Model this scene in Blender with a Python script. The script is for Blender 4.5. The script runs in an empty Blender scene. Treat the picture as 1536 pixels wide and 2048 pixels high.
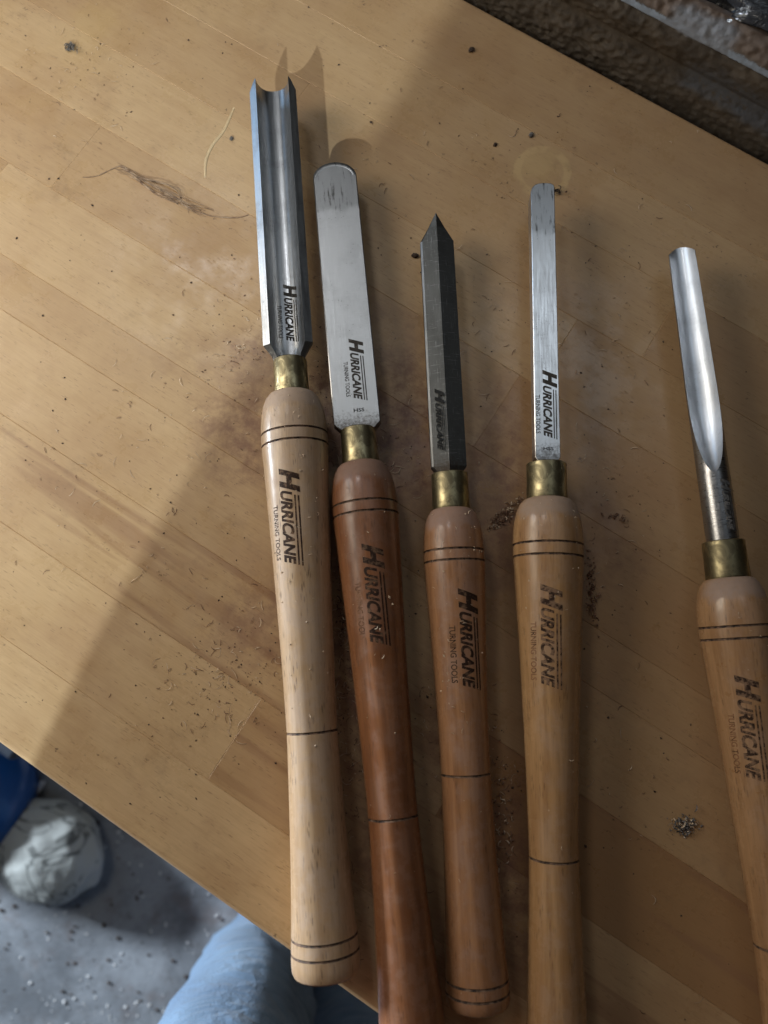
import bpy, bmesh, math, random
from mathutils import Vector, Matrix, noise

random.seed(7)
SC = bpy.context.scene
COL = SC.collection
MM = 0.001
R = math.radians
ZT = 0.90                      # height of the bench top above the floor
H = 0.38                       # height of the lens above the bench top
TH = R(-32.8)                  # direction of the bench's long side
U = Vector((math.cos(TH), math.sin(TH), 0)); V = Vector((-math.sin(TH), math.cos(TH), 0))
def bench(u, v, z=0.0): return U*(u*MM) + V*(v*MM) + Vector((0, 0, ZT + z*MM))

# ------------------------------------------------------------------ camera
cam = bpy.data.cameras.new('camera'); camo = bpy.data.objects.new('camera', cam); COL.objects.link(camo)
camo.location = (0, 0, ZT + H); camo.rotation_euler = (R(11.2), 0, 0)
cam.sensor_fit = 'VERTICAL'; cam.sensor_height = 36.0; cam.lens = 36.0*1500/2048
cam.clip_start = 0.005; cam.clip_end = 60
cam.dof.use_dof = True; cam.dof.focus_distance = 0.385; cam.dof.aperture_fstop = cam.lens/3.6
SC.camera = camo

# ------------------------------------------------------------------ light: a dim workshop, a window on the left, a lamp behind the photographer
w = bpy.data.worlds.new('World'); SC.world = w; w.use_nodes = True
w.node_tree.nodes['Background'].inputs[0].default_value = (0.42, 0.34, 0.26, 1)
w.node_tree.nodes['Background'].inputs[1].default_value = 0.028

def area(name, loc, target, sx, sy, power, col):
    l = bpy.data.lights.new(name, 'AREA'); l.shape = 'RECTANGLE'; l.size = sx; l.size_y = sy
    l.energy = power; l.color = col
    o = bpy.data.objects.new(name, l); COL.objects.link(o); o.location = loc
    o.rotation_euler = (Vector(target) - Vector(loc)).to_track_quat('-Z', 'Y').to_euler()
    return o
# reflector lamp behind and to the left of the photographer (casts the body's shadow)
kd = Vector((-0.29*math.cos(R(31)), -0.957*math.cos(R(31)), math.sin(R(31)))).normalized()
kl = bpy.data.lights.new('clamp_lamp_light', 'SPOT'); kl.energy = 240; kl.shadow_soft_size = 0.028; kl.color = (0.85, 0.96, 1.0)
kl.spot_size = R(30); kl.spot_blend = 0.25
ko = bpy.data.objects.new('clamp_lamp_light', kl); COL.objects.link(ko); ko.location = Vector((-0.09, 0.15, ZT)) + kd*3.0
ko.rotation_euler = (-kd).to_track_quat('-Z', 'Y').to_euler()
area('window_light', (-0.54, 0.24, ZT + 0.37), (-0.02, 0.0, ZT), 0.36, 0.32, 2.15, (1.0, 0.90, 0.74))
area('blue_window_light', (-1.02, 0.86, ZT + 0.58), (-0.05, 0.25, ZT), 0.40, 0.55, 2.0, (0.40, 0.66, 1.0))
area('door_light', (-2.2, 0.62, 0.80), (-0.40, -0.38, 0.05), 0.5, 0.12, 115, (0.80, 0.90, 1.0))
area('ceiling_lamp_light', (-0.37, 0.75, ZT + 1.0), (-0.08, 0.15, ZT), 0.22, 0.14, 1.40, (0.97, 0.98, 1.0))
area('ceiling_panel_light', (-0.10, 0.56, ZT + 1.05), (-0.1, 0.2, ZT), 0.70, 0.34, 0.32, (0.88, 0.95, 1.0))
area('skylight_light', (0.36, 0.58, ZT + 1.05), (0.15, 0.1, ZT), 0.36, 0.32, 0.60, (0.78, 0.89, 1.0))

SC.view_settings.view_transform = 'Standard'; SC.view_settings.look = 'None'
SC.view_settings.gamma = 1.0; SC.view_settings.exposure = 0.0; SC.view_settings.use_curve_mapping = False
SC.render.engine = 'CYCLES'

# ------------------------------------------------------------------ helpers
def put(name, me, mats=None, parent=None, smooth=False):
    o = bpy.data.objects.new(name, me); COL.objects.link(o)
    if mats:
        for m in (mats if isinstance(mats, (list, tuple)) else [mats]):
            if m.name not in [x.name for x in me.materials]: me.materials.append(m)
    if parent: o.parent = parent
    if smooth:
        for p in me.polygons: p.use_smooth = True
    return o
def mesh(name, vs, fs):
    me = bpy.data.meshes.new(name); me.from_pydata([tuple(v) for v in vs], [], fs); me.validate(); me.update(); return me
def tag(o, label, cat=None, group=None, kind=None):
    if label: o['label'] = label
    if cat: o['category'] = cat
    if group: o['group'] = group
    if kind: o['kind'] = kind
    return o
def empty(name, loc, rot=(0, 0, 0)):
    o = bpy.data.objects.new(name, None); COL.objects.link(o); o.location = loc; o.rotation_euler = rot
    o.empty_display_size = 0.02; return o
def fix_normals(me):
    bm = bmesh.new(); bm.from_mesh(me); bmesh.ops.recalc_face_normals(bm, faces=bm.faces[:]); bm.to_mesh(me); bm.free(); me.update()
def sharp(me, deg=35):
    for p in me.polygons: p.use_smooth = True
    me.set_sharp_from_angle(angle=R(deg))
def loft(sections, closed=True, cap0=True, cap1=True):
    n = len(sections[0]); vs = [p for s in sections for p in s]; fs = []
    for i in range(len(sections)-1):
        for j in range(n if closed else n-1):
            a = i*n+j; b = i*n+(j+1) % n
            fs.append((a, b, b+n, a+n))
    if cap0: fs.append(tuple(range(n)))
    if cap1: fs.append(tuple(range((len(sections)-1)*n, len(sections)*n)))
    return vs, fs

# ------------------------------------------------------------------ node helper
class N:
    def __init__(s, name):
        s.m = bpy.data.materials.new(name); s.m.use_nodes = True; s.t = s.m.node_tree
        s.b = s.t.nodes['Principled BSDF']
    def n(s, typ, **kw):
        nd = s.t.nodes.new(typ)
        for k, v in kw.items(): setattr(nd, k, v)
        return nd
    def set(s, sock, v):
        if isinstance(v, bpy.types.NodeSocket): s.t.links.new(v, sock)
        else: sock.default_value = v
    def inp(s, k, v): s.set(s.b.inputs[k], v)
    def obj(s): return s.n('ShaderNodeTexCoord').outputs['Object']
    def pos(s): return s.n('ShaderNodeNewGeometry').outputs['Position']
    def nrm(s): return s.n('ShaderNodeNewGeometry').outputs['Normal']
    def mapping(s, vec, scale=(1, 1, 1), rot=(0, 0, 0), loc=(0, 0, 0)):
        m = s.n('ShaderNodeMapping'); s.set(m.inputs['Vector'], vec); m.inputs['Scale'].default_value = scale
        s.set(m.inputs['Location'], loc); m.inputs['Rotation'].default_value = rot; return m.outputs[0]
    def noise(s, vec, scale, detail=4, rough=.55, dist=0, col=False):
        m = s.n('ShaderNodeTexNoise'); s.set(m.inputs['Vector'], vec); m.inputs['Scale'].default_value = scale
        m.inputs['Detail'].default_value = detail; m.inputs['Roughness'].default_value = rough; m.inputs['Distortion'].default_value = dist
        return m.outputs['Color' if col else 'Fac']
    def voro(s, vec, scale, feat='F1', rnd=1.0, out='Distance'):
        m = s.n('ShaderNodeTexVoronoi', feature=feat); s.set(m.inputs['Vector'], vec); m.inputs['Scale'].default_value = scale
        m.inputs['Randomness'].default_value = rnd; return m.outputs[out]
    def ramp(s, f, *pts):
        m = s.n('ShaderNodeValToRGB'); s.set(m.inputs[0], f); e = m.color_ramp.elements
        while len(e) < len(pts): e.new(0.5)
        for k, (p, c) in enumerate(pts):
            e[k].position = p; e[k].color = (c, c, c, 1) if not isinstance(c, (tuple, list)) else (*c[:3], 1)
        return m.outputs[0]
    def mr(s, v, a, b, c=0., d=1., smooth=True):
        m = s.n('ShaderNodeMapRange'); m.interpolation_type = 'SMOOTHSTEP' if smooth else 'LINEAR'
        s.set(m.inputs['Value'], v)
        for k, x in zip(('From Min', 'From Max', 'To Min', 'To Max'), (a, b, c, d)): s.set(m.inputs[k], x)
        return m.outputs[0]
    def math(s, op, a, b=0., c=0., clamp=False):
        m = s.n('ShaderNodeMath', operation=op); m.use_clamp = clamp
        s.set(m.inputs[0], a); s.set(m.inputs[1], b)
        if op in ('MULTIPLY_ADD',): s.set(m.inputs[2], c)
        return m.outputs[0]
    def mix(s, f, a, b, mode='MIX'):
        m = s.n('ShaderNodeMix', data_type='RGBA', blend_type=mode); s.set(m.inputs[0], f)
        for k, x in ((6, a), (7, b)):
            if isinstance(x, tuple): x = (*x[:3], 1)
            s.set(m.inputs[k], x)
        return m.outputs[2]
    def sep(s, vec):
        m = s.n('ShaderNodeSeparateXYZ'); s.set(m.inputs[0], vec); return m.outputs
    def attr(s, name):
        m = s.n('ShaderNodeAttribute', attribute_type='OBJECT', attribute_name=name); return m.outputs
    def bump(s, h, strength=.3, dist=.0005, normal=None):
        m = s.n('ShaderNodeBump'); s.set(m.inputs['Height'], h); m.inputs['Strength'].default_value = strength
        m.inputs['Distance'].default_value = dist
        if normal is not None: s.set(m.inputs['Normal'], normal)
        return m.outputs[0]
    def blob(s, pos, c, r, warp):
        """soft spot of radius r round point c (metres), 1 in the middle"""
        d = s.n('ShaderNodeVectorMath', operation='SUBTRACT'); s.set(d.inputs[0], pos); d.inputs[1].default_value = c
        sc = s.n('ShaderNodeVectorMath', operation='MULTIPLY'); s.set(sc.inputs[0], d.outputs[0])
        rr = r if isinstance(r, tuple) else (r, r)
        sc.inputs[1].default_value = (1/rr[0], 1/rr[1], 0)
        l = s.n('ShaderNodeVectorMath', operation='LENGTH'); s.set(l.inputs[0], sc.outputs[0])
        return s.mr(s.math('ADD', l.outputs['Value'], s.math('MULTIPLY', s.math('SUBTRACT', warp, .5), 1.6)), 1.1, .25)

# ------------------------------------------------------------------ materials
def mat_bench():
    k = N('beech_stave'); co = k.mapping(k.obj(), loc=k.n('ShaderNodeCombineXYZ').outputs[0])
    rnd = k.n('ShaderNodeObjectInfo').outputs['Random']
    cx = k.n('ShaderNodeCombineXYZ'); k.set(cx.inputs[0], k.math('MULTIPLY', rnd, 37.)); k.set(cx.inputs[1], k.math('MULTIPLY', rnd, 11.))
    add = k.n('ShaderNodeVectorMath', operation='ADD'); k.set(add.inputs[0], k.obj()); k.set(add.inputs[1], cx.outputs[0]); co = add.outputs[0]
    grain = k.noise(k.mapping(co, (6, 90, 90)), 3.0, 6, .62, .6)
    fine = k.noise(k.mapping(co, (40, 700, 700)), 2.0, 3, .6)
    band = k.noise(k.mapping(co, (2.2, 34, 34)), 2.0, 3, .5, 1.0)
    tone = k.attr('tone')['Fac']
    base = k.mix(tone, (.335, .178, .076), (.65, .460, .255))
    mott = k.noise(k.mapping(k.pos(), (1, 1, 0)), 16, 4, .6)
    base = k.mix(k.mr(mott, .42, .68, 0, .38), base, (.36, .20, .095))
    base = k.mix(k.mr(grain, .35, .72, 0, .16), base, (.33, .18, .085))
    base = k.mix(k.math('MULTIPLY', k.mr(band, .5, .66), k.attr('streak')['Fac']), base, (.30, .16, .085))
    base = k.mix(k.mr(fine, .4, .75, 0, .16), base, (.25, .13, .06))
    # beech flecks: short dark dashes along the grain
    fl = k.voro(k.mapping(co, (190, 1500, 1500)), 1.0)
    pick = k.noise(k.mapping(co, (190, 1500, 1500)), .25, 3)
    fm = k.math('MULTIPLY', k.mr(fl, .34, .16), k.mr(pick, .48, .60))
    base = k.mix(k.math('MULTIPLY', fm, .42), base, (.17, .085, .04))
    # stains and dust with shapes of their own
    p = k.pos(); warp = k.noise(p, 38, 5, .65); warp2 = k.noise(p, 120, 5, .7)
    def blobs(lst, wp):
        o = None
        for c, r, a in lst:
            b = k.math('MULTIPLY', k.blob(p, (c[0]*MM, c[1]*MM, 0), r if not isinstance(r, tuple) else r, wp), a)
            o = b if o is None else k.math('MAXIMUM', o, b)
        return o
    red = blobs([((-20, 130), (.04, .06), 1.), ((12, 118), (.036, .06), 1.), ((58, 100), (.03, .05), .8), ((-75, 120), (.035, .04), .8), ((-12, 0), (.022, .09), 1.), ((-60, 20), (.04, .035), .55), ((35, -30), (.022, .05), .9),
                 ((62, 60), (.03, .035), .7), ((110, 60), (.03, .04), .5), ((-105, 160), (.05, .02), .25), ((-70, 150), (.03, .03), .6), ((60, 125), (.02, .03), .5), ((0, -90), (.02, .05), .8), ((60, -100), (.02, .05), .9)], warp)
    redm = k.math('MULTIPLY', red, k.mr(warp2, .30, .68))
    base = k.mix(k.math('MULTIPLY', redm, .95), base, (.215, .105, .068))
    pale = blobs([((-14, 120), (.018, .022), 1.), ((18, 108), (.018, .03), .9), ((108, 70), (.018, .022), .7), ((30, 92), (.02, .016), .6)], warp2)
    base = k.mix(k.math('MULTIPLY', k.math('MULTIPLY', pale, k.mr(warp, .35, .6)), .75), base, (.40, .27, .21))
    yel = blobs([((-172, 372), (.020, .018), .8), ((88, 276), (.018, .013), 1.), ((-175, 360), (.04, .03), .3)], warp)
    base = k.mix(k.math('MULTIPLY', yel, .42), base, (.60, .42, .19))
    rg = k.n('ShaderNodeVectorMath', operation='DISTANCE'); k.set(rg.inputs[0], k.mapping(p, (1, 1, 0))); rg.inputs[1].default_value = (.090, .272, 0)
    rd = k.math('ADD', rg.outputs['Value'], k.math('MULTIPLY', k.math('SUBTRACT', warp, .5), .006))
    ring = k.math('MULTIPLY', k.math('MULTIPLY', k.mr(rd, .0115, .0128), k.mr(rd, .0172, .0158)), k.mr(warp, .38, .5))
    base = k.mix(k.math('MULTIPLY', ring, .5), base, (.66, .47, .23))
    grime = k.math('MULTIPLY', k.mr(k.noise(p, 26, 6, .7), .54, .74), k.mr(warp2, .35, .7))
    base = k.mix(k.math('MULTIPLY', grime, .42), base, (.16, .095, .06))
    wv = k.n('ShaderNodeVectorMath', operation='MULTIPLY_ADD'); k.set(wv.inputs[0], k.noise(p, 700, 3, .6, 0, True)); wv.inputs[1].default_value = (.004, .004, 0); k.set(wv.inputs[2], p)
    sp = k.voro(k.mapping(wv.outputs[0], (1, 1.5, 1)), 190.); spk = k.noise(p, 31., 3)
    specks = k.math('MULTIPLY', k.mr(sp, .17, .08), k.mr(spk, .52, .66))
    base = k.mix(k.math('MULTIPLY', specks, .7), base, (.07, .04, .025))
    k.inp('Base Color', base)
    ro = k.math('ADD', k.mr(k.noise(p, 32, 6, .72), .36, .66, .24, .52), k.math('MULTIPLY', redm, .12))
    k.inp('Roughness', ro); k.inp('Specular IOR Level', .42)
    hgt = k.math('ADD', k.math('MULTIPLY', grain, .5), k.math('ADD', k.math('MULTIPLY', fm, -.6), k.math('MULTIPLY', k.noise(p, 600, 3), .5)))
    k.inp('Normal', k.bump(hgt, .35, .00012))
    return k.m

def mat_handle(name, light, dark, dust=.55, fleck=.6, rough=.34, red=(.30, .205, .17)):
    k = N(name); co = k.obj()
    streak = k.noise(k.mapping(co, (85, 5, 85)), 3., 5, .6, .4)
    wide = k.noise(k.mapping(co, (26, 2.2, 26)), 3., 3, .5, .3)
    fine = k.noise(k.mapping(co, (600, 30, 600)), 2., 3, .6)
    base = k.mix(k.mr(streak, .30, .70), light, dark)
    base = k.mix(k.mr(wide, .42, .66, 0, .55), base, dark)
    base = k.mix(k.mr(fine, .42, .74, 0, .3), base, tuple(c*.45 for c in dark))
    fl = k.voro(k.mapping(co, (900, 140, 900)), 1.0); pk = k.noise(k.mapping(co, (900, 140, 900)), .25, 3)
    fm = k.math('MULTIPLY', k.mr(fl, .36, .16), k.mr(pk, .47, .60))
    base = k.mix(k.math('MULTIPLY', fm, fleck), base, tuple(c*.28 for c in dark))
    up = k.sep(k.nrm())[2]; y = k.sep(co)[1]
    n1 = k.noise(co, 90, 5, .7); n2 = k.noise(co, 420, 4, .7)
    # settled wood dust: thick on the dome under the ferrule, thin along the top of the handle
    dome = k.math('MULTIPLY', k.mr(k.math('ADD', y, k.math('MULTIPLY', k.math('SUBTRACT', n1, .5), .012)), -.0125, -.0085), k.mr(up, -.1, .5))
    along = k.math('MULTIPLY', k.mr(up, .55, .98), k.math('MULTIPLY', k.mr(n1, .36, .62), .6))
    du = k.math('MAXIMUM', k.math('MULTIPLY', dome, .9), k.math('MULTIPLY', along, dust))
    du = k.math('MULTIPLY', du, k.mr(n2, .2, .55, .55, 1.))
    base = k.mix(du, base, red)
    k.inp('Base Color', base)
    k.inp('Roughness', k.math('ADD', k.mr(n1, .3, .7, rough-.06, rough+.1), k.math('MULTIPLY', du, .45)))
    k.inp('Specular IOR Level', .5); k.inp('Coat Weight', k.math('SUBTRACT', .45, k.math('MULTIPLY', du, .45))); k.inp('Coat Roughness', k.mr(n1, .3, .7, .16, .34))
    hg = k.math('ADD', k.math('MULTIPLY', fm, -.5), k.math('ADD', k.math('MULTIPLY', streak, .5), k.math('MULTIPLY', k.math('MULTIPLY', du, n2), 1.2)))
    k.inp('Normal', k.bump(hg, .35, .00015))
    return k.m

def mat_burnt():
    k = N('burnt_groove'); co = k.obj()
    n = k.noise(co, 380, 4, .7)
    k.inp('Base Color', k.ramp(n, (.40, (.016, .008, .005)), (.62, (.20, .12, .075)))); k.inp('Roughness', .75); return k.m
def mat_print(name, c0, c1, wear=.6, scale=300):
    """branded / etched lettering with worn spots showing what is underneath"""
    k = N(name); n = k.noise(k.obj(), scale, 5, .7)
    k.inp('Base Color', k.mix(k.mr(n, wear-.08, wear+.08), c0, c1)); k.inp('Roughness', .65); k.inp('Specular IOR Level', .2); return k.m

def mat_steel(name, c, rough=.3, brushed=(400, 14, 400), stain=.3, dirt_y=None, aniso=.0):
    k = N(name); co = k.obj()
    br = k.noise(k.mapping(co, brushed), 4., 4, .6); n1 = k.noise(co, 70, 5, .65); n2 = k.noise(co, 700, 3, .6)
    base = k.mix(k.mr(n1, .45, .72, 0, stain), c, tuple(x*.45 for x in c))
    base = k.mix(k.math('MULTIPLY', k.mr(k.voro(co, 520.), .15, .08), k.mr(n1, .5, .62, 0, .7)), base, (.06, .055, .05))
    sc1 = k.noise(k.mapping(co, (60, 900, 60), (0, 0, R(32))), 2.4, 3, .6); sc2 = k.noise(k.mapping(co, (900, 50, 60), (0, 0, R(12))), 2.2, 3, .6)
    scr = k.math('ADD', k.mr(sc1, .60, .70), k.mr(sc2, .60, .72))
    base = k.mix(k.math('MULTIPLY', scr, .12), base, (.9, .9, .9))
    if dirt_y:      # grime (heel) and grinding heat stain (tip) along the blade
        y = k.sep(co)[1]
        heel = k.mr(k.math('ADD', y, k.math('MULTIPLY', k.math('SUBTRACT', n2, .5), .02)), dirt_y[0]+.009, dirt_y[0]-.002)
        base = k.mix(k.math('MULTIPLY', heel, .75), base, (.075, .055, .042))
        tip = k.mr(k.math('ADD', y, k.math('MULTIPLY', k.math('SUBTRACT', n1, .5), .012)), dirt_y[1]-.032, dirt_y[1]-.026)
        base = k.mix(k.math('MULTIPLY', tip, .5), base, tuple(x*.38 for x in c))
        streaks = k.math('MULTIPLY', k.mr(k.noise(k.mapping(co, (330, 45, 330)), 1.6, 3), .52, .66), k.math('MULTIPLY', tip, k.mr(n1, .4, .6)))
        base = k.mix(k.math('MULTIPLY', streaks, .75), base, (.045, .038, .034))
    k.inp('Base Color', base); k.inp('Metallic', 1.0)
    k.inp('Roughness', k.math('ADD', k.mr(br, .3, .7, rough-.05, rough+.09), k.math('MULTIPLY', n1, .08)))
    k.inp('Anisotropic', aniso)
    k.inp('Normal', k.bump(k.math('ADD', br, k.math('ADD', k.math('MULTIPLY', n2, .6), k.math('MULTIPLY', scr, .8))), .22, .00006)); return k.m
def mat_brass():
    k = N('tarnished_brass'); co = k.obj()
    n = k.noise(k.mapping(co, (60, 40, 60)), 2.4, 5, .65, .6); n2 = k.noise(co, 380, 4, .7); br = k.noise(k.mapping(co, (30, 900, 30)), 2., 3)
    base = k.mix(k.mr(n, .40, .60), (.42, .36, .21), (.19, .16, .095)); base = k.mix(k.mr(n2, .55, .75, 0, .6), base, (.12, .085, .045))
    k.inp('Base Color', base); k.inp('Metallic', 1.); k.inp('Roughness', k.math('ADD', k.mr(n, .3, .7, .30, .52), k.math('MULTIPLY', br, .06)))
    k.inp('Normal', k.bump(k.math('ADD', n2, br), .2, .00008)); return k.m
def mat_plain(name, c0, c1, scale=60, rough=.8, bump=.3, bd=.0005, metal=0.):
    k = N(name); n = k.noise(k.obj(), scale, 5, .65)
    k.inp('Base Color', k.mix(k.mr(n, .3, .7), c0, c1)); k.inp('Roughness', rough); k.inp('Metallic', metal)
    k.inp('Normal', k.bump(k.noise(k.obj(), scale*4, 4, .7), bump, bd)); return k.m
def mat_concrete():
    k = N('concrete_floor'); p = k.pos()
    n = k.noise(p, 7, 6, .65, .5); n2 = k.noise(p, 40, 6, .7); n3 = k.noise(p, 17, 5, .65)
    base = k.mix(k.mr(n, .36, .64), (.15, .165, .185), (.31, .335, .37))
    base = k.mix(k.mr(n3, .52, .70, 0, .6), base, (.19, .165, .165)); base = k.mix(k.mr(n2, .5, .75, 0, .5), base, (.10, .095, .095))
    k.inp('Base Color', base); k.inp('Roughness', .85); k.inp('Normal', k.bump(n2, .5, .003)); return k.m
def mat_wall():
    k = N('rough_render'); uv = k.attr('x')
    at = k.n('ShaderNodeAttribute', attribute_type='GEOMETRY', attribute_name='prof').outputs['Vector']
    s = k.sep(at); u, h = s[0], s[1]            # along the wall, up the profile (mm)
    p = k.pos(); n = k.noise(p, 60, 6, .7); n2 = k.noise(p, 260, 5, .7); n3 = k.noise(p, 24, 4, .6)
    base = k.mix(k.mr(n, .3, .7), (.062, .048, .034), (.125, .100, .074))
    base = k.mix(k.mr(n2, .5, .75, 0, .5), base, (.055, .042, .032))
    hj = k.math('ADD', h, k.math('MULTIPLY', k.math('SUBTRACT', n2, .5), 5.)); hk = k.math('ADD', h, k.math('MULTIPLY', k.math('SUBTRACT', n3, .5), 14.))
    # old pale-blue paint: a strip under the top board, a patch above it and a splash on the lower right
    strip = k.math('MULTIPLY', k.mr(hj, 34.2, 35.4), k.mr(hj, 39.6, 38.2))
    patch = k.math('MULTIPLY', k.math('MULTIPLY', k.mr(hk, 34.5, 36.), k.mr(hk, 48., 45.)), k.math('MULTIPLY', k.mr(u, -58., -50.), k.mr(u, -14., -22.)))
    low = k.math('MULTIPLY', k.math('MULTIPLY', k.mr(hk, 5., 11.), k.mr(hk, 30., 20.)), k.mr(k.math('ADD', u, k.math('MULTIPLY', n, 40.)), -22., -6.))
    base = k.mix(k.math('MULTIPLY', strip, k.mr(n, .2, .34)), base, (.27, .31, .36))
    base = k.mix(k.math('MULTIPLY', patch, .85), base, (.24, .25, .27)); base = k.mix(k.math('MULTIPLY', k.math('MULTIPLY', low, k.mr(n2, .3, .5)), .6), base, (.10, .115, .14))
    brown = k.mr(hj, 38.5, 41.); base = k.mix(k.math('MULTIPLY', brown, k.math('SUBTRACT', .55, k.math('MULTIPLY', patch, .5))), base, (.17, .115, .088))
    k.inp('Base Color', base); k.inp('Roughness', .9); k.inp('Normal', k.bump(k.math('ADD', n2, n), .5, .0012)); return k.m
def mat_cloth(name, c0, c1, scale=900, rough=.85):
    k = N(name); co = k.obj(); n = k.noise(co, 14, 5, .6)
    wv = k.noise(k.mapping(co, (1, 1, .35)), scale, 2)
    k.inp('Base Color', k.mix(k.mr(n, .3, .7), c0, c1)); k.inp('Roughness', rough); k.inp('Sheen Weight', .2)
    k.inp('Normal', k.bump(k.math('ADD', wv, k.math('MULTIPLY', k.noise(k.mapping(co, (1, 1, 2.2)), 16, 3, .5, .8), 9.)), .5, .005)); return k.m

M_BENCH = mat_bench(); M_BURN = mat_burnt(); M_BRASS = mat_brass()

# ------------------------------------------------------------------ setting: floor, bench, wall
fl_me = mesh('concrete_floor', [(-2.6, -2.6, 0), (2.0, -2.6, 0), (2.0, 2.0, 0), (-2.6, 2.0, 0)], [(0, 1, 2, 3)])
tag(put('concrete_floor', fl_me, mat_concrete()), None, kind='structure')

ROWS = [-135, -93.5, -48, -2, 45, 71, 118, 165.5, 210, 254, 297, 352]
JOINT = {0: [(-700, .86), (-310, .92), (250, .60), (620, .7)], 1: [(-640, .7), (-360, .84), (-41, .50), (330, .5)], 2: [(-560, .6), (-255, .74), (60, .12), (420, .3)],  # tones vary by stave; right-hand ones darkened to paint in the light's falloff
         3: [(-700, .4), (-420, .74), (30, .44), (500, .4)], 4: [(-480, .64), (-60, .40), (300, .36)], 5: [(-540, .5), (-330, .80), (-90, .30), (370, .3)],
         6: [(-640, .6), (-300, .58), (-20, .34), (460, .4)], 7: [(-420, .80), (-10, .46), (420, .4)], 8: [(-560, .6), (-215, .62), (30, .40)],
         9: [(-460, .64), (360, .4)], 10: [(-620, .6), (-250, .52), (440, .5)]}
wb = empty('workbench', bench(0, 108))
wb.rotation_euler = (0, 0, TH)
tag(wb, 'beech workbench top made of glued staves, dusty, under the turning tools', 'workbench')
TOPT = 34
def stave(u0, u1, v0, v1, tone, edge_lo, edge_hi):
    du, dv = (u1-u0)/2*MM, (v1-v0)/2*MM; t = TOPT*MM; b = .00024; bl = .0032 if edge_lo else b; bh = .0022 if edge_hi else b
    prof = [(-dv, -t)]
    if edge_lo: prof += [(-dv, -bl)] + [(-dv+bl*(1-math.cos(a)), -bl*(1-math.sin(a))) for a in (R(22), R(45), R(68))] + [(-dv+bl, 0)]
    else: prof += [(-dv, -b), (-dv+b, 0)]
    if edge_hi: prof += [(dv-bh, 0)] + [(dv-bh*(1-math.cos(a)), -bh*(1-math.sin(a))) for a in (R(68), R(45), R(22))] + [(dv, -bh)]
    else: prof += [(dv-b, 0), (dv, -b)]
    prof += [(dv, -t)]
    secs = [[(-du, y, z-.00012) for y, z in prof], [(-du+b, y, z) for y, z in prof], [(du-b, y, z) for y, z in prof], [(du, y, z-.00012) for y, z in prof]]
    vs, fs = loft(secs); me = mesh('stave', vs, fs); fix_normals(me)
    o = put('stave', me, M_BENCH, wb); o.location = ((u0+u1)/2*MM, ((v0+v1)/2-108)*MM, 0); o['tone'] = tone; o['streak'] = .6 if (v0 in (-48, -93.5) and tone < .8) else .07
    return o
for i in range(len(ROWS)-1):
    cuts = [c for c, _ in JOINT[i]] + [820]; tones = [t for _, t in JOINT[i]]
    if cuts[0] > -700: cuts = [-820] + cuts; tones = [.6] + tones
    else: cuts[0] = -820
    for a, b, t in zip(cuts[:-1], cuts[1:], tones): stave(a, b, ROWS[i], ROWS[i+1], t, i == 0, i == len(ROWS)-2)
def box(name, c, s, m, parent, bev=.002):
    bm = bmesh.new(); bmesh.ops.create_cube(bm, size=1)
    for v in bm.verts: v.co = Vector((v.co.x*s[0], v.co.y*s[1], v.co.z*s[2]))
    bmesh.ops.bevel(bm, geom=bm.edges[:], offset=bev, segments=2, affect='EDGES', profile=.6)
    me = bpy.data.meshes.new(name); bm.to_mesh(me); bm.free(); o = put(name, me, m, parent); o.location = c; return o
M_LEG = mat_plain('leg_pine', (.30, .19, .10), (.42, .29, .16), 30, .6)
for sx in (-.74, .74):
    for sy in (-.17, .19): box('leg', (sx, sy, -TOPT*MM-.432), (.06, .06, .864), M_LEG, wb)

# wall behind the bench: profile (v, z mm) swept along the bench, rough render
WP = [(364, -900), (364, -200), (363, -60), (361, -30), (359.5, -8), (359.5, 2), (361, 9), (364, 13.5), (366, 16), (364.5, 19), (363.5, 26), (365, 32), (366.5, 34), (364.6, 35), (364.6, 39),
      (366, 42.5), (369, 45.5), (373, 47.5), (377, 46.5), (380, 42), (381, 30), (384, 22), (400, 20), (560, 20)]
pts = []
for (a, b) in zip(WP[:-1], WP[1:]):
    L = math.hypot(b[0]-a[0], b[1]-a[1]); n = max(1, int(min(L, 40)/.8) if a[1] >= -40 and b[0] <= 400 else 3)
    for k in range(n): pts.append((a[0]+(b[0]-a[0])*k/n, a[1]+(b[1]-a[1])*k/n))
pts.append(WP[-1])
us = [-820, -600, -400] + [-300+1.15*i for i in range(0, 380)] + [180, 300, 500, 820]
vs = []; prof = []
for u in us:
    for (v, z) in pts:
        q = Vector((u, v*1.3, z*1.3))
        amp = 1.5 if (z < 14 or 18 < z < 34) else (.4 if z < 39.5 else 1.0)
        fade = max(0., min(1., (u+80)/50)) if z < 34 else 0.
        amp *= 1-.55*fade
        d = noise.noise(q/3.6)*1.3 + noise.noise(q/1.7)*.7 + noise.noise(q/14)*.35
        crack = -1.6 if 33.9 < z < 34.9 and noise.noise(Vector((u/30, 5, 2))) > -.1 else 0
        vs.append(bench(u, v + (-d*amp*.8 - crack), z + d*amp*.35)); prof.append((u, z, 0))
n = len(pts)
fs = [(i*n+j, (i+1)*n+j, (i+1)*n+j+1, i*n+j+1) for i in range(len(us)-1) for j in range(n-1)]
me = mesh('wall_ledge', vs, fs)
at = me.attributes.new('prof', 'FLOAT_VECTOR', 'POINT')
at.data.foreach_set('vector', [c for p in prof for c in p])
wl = put('wall_ledge', me, mat_wall(), None, True)
tag(wl, 'rough brown rendered wall ledge with flaking pale blue paint behind the workbench', 'wall')

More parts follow.
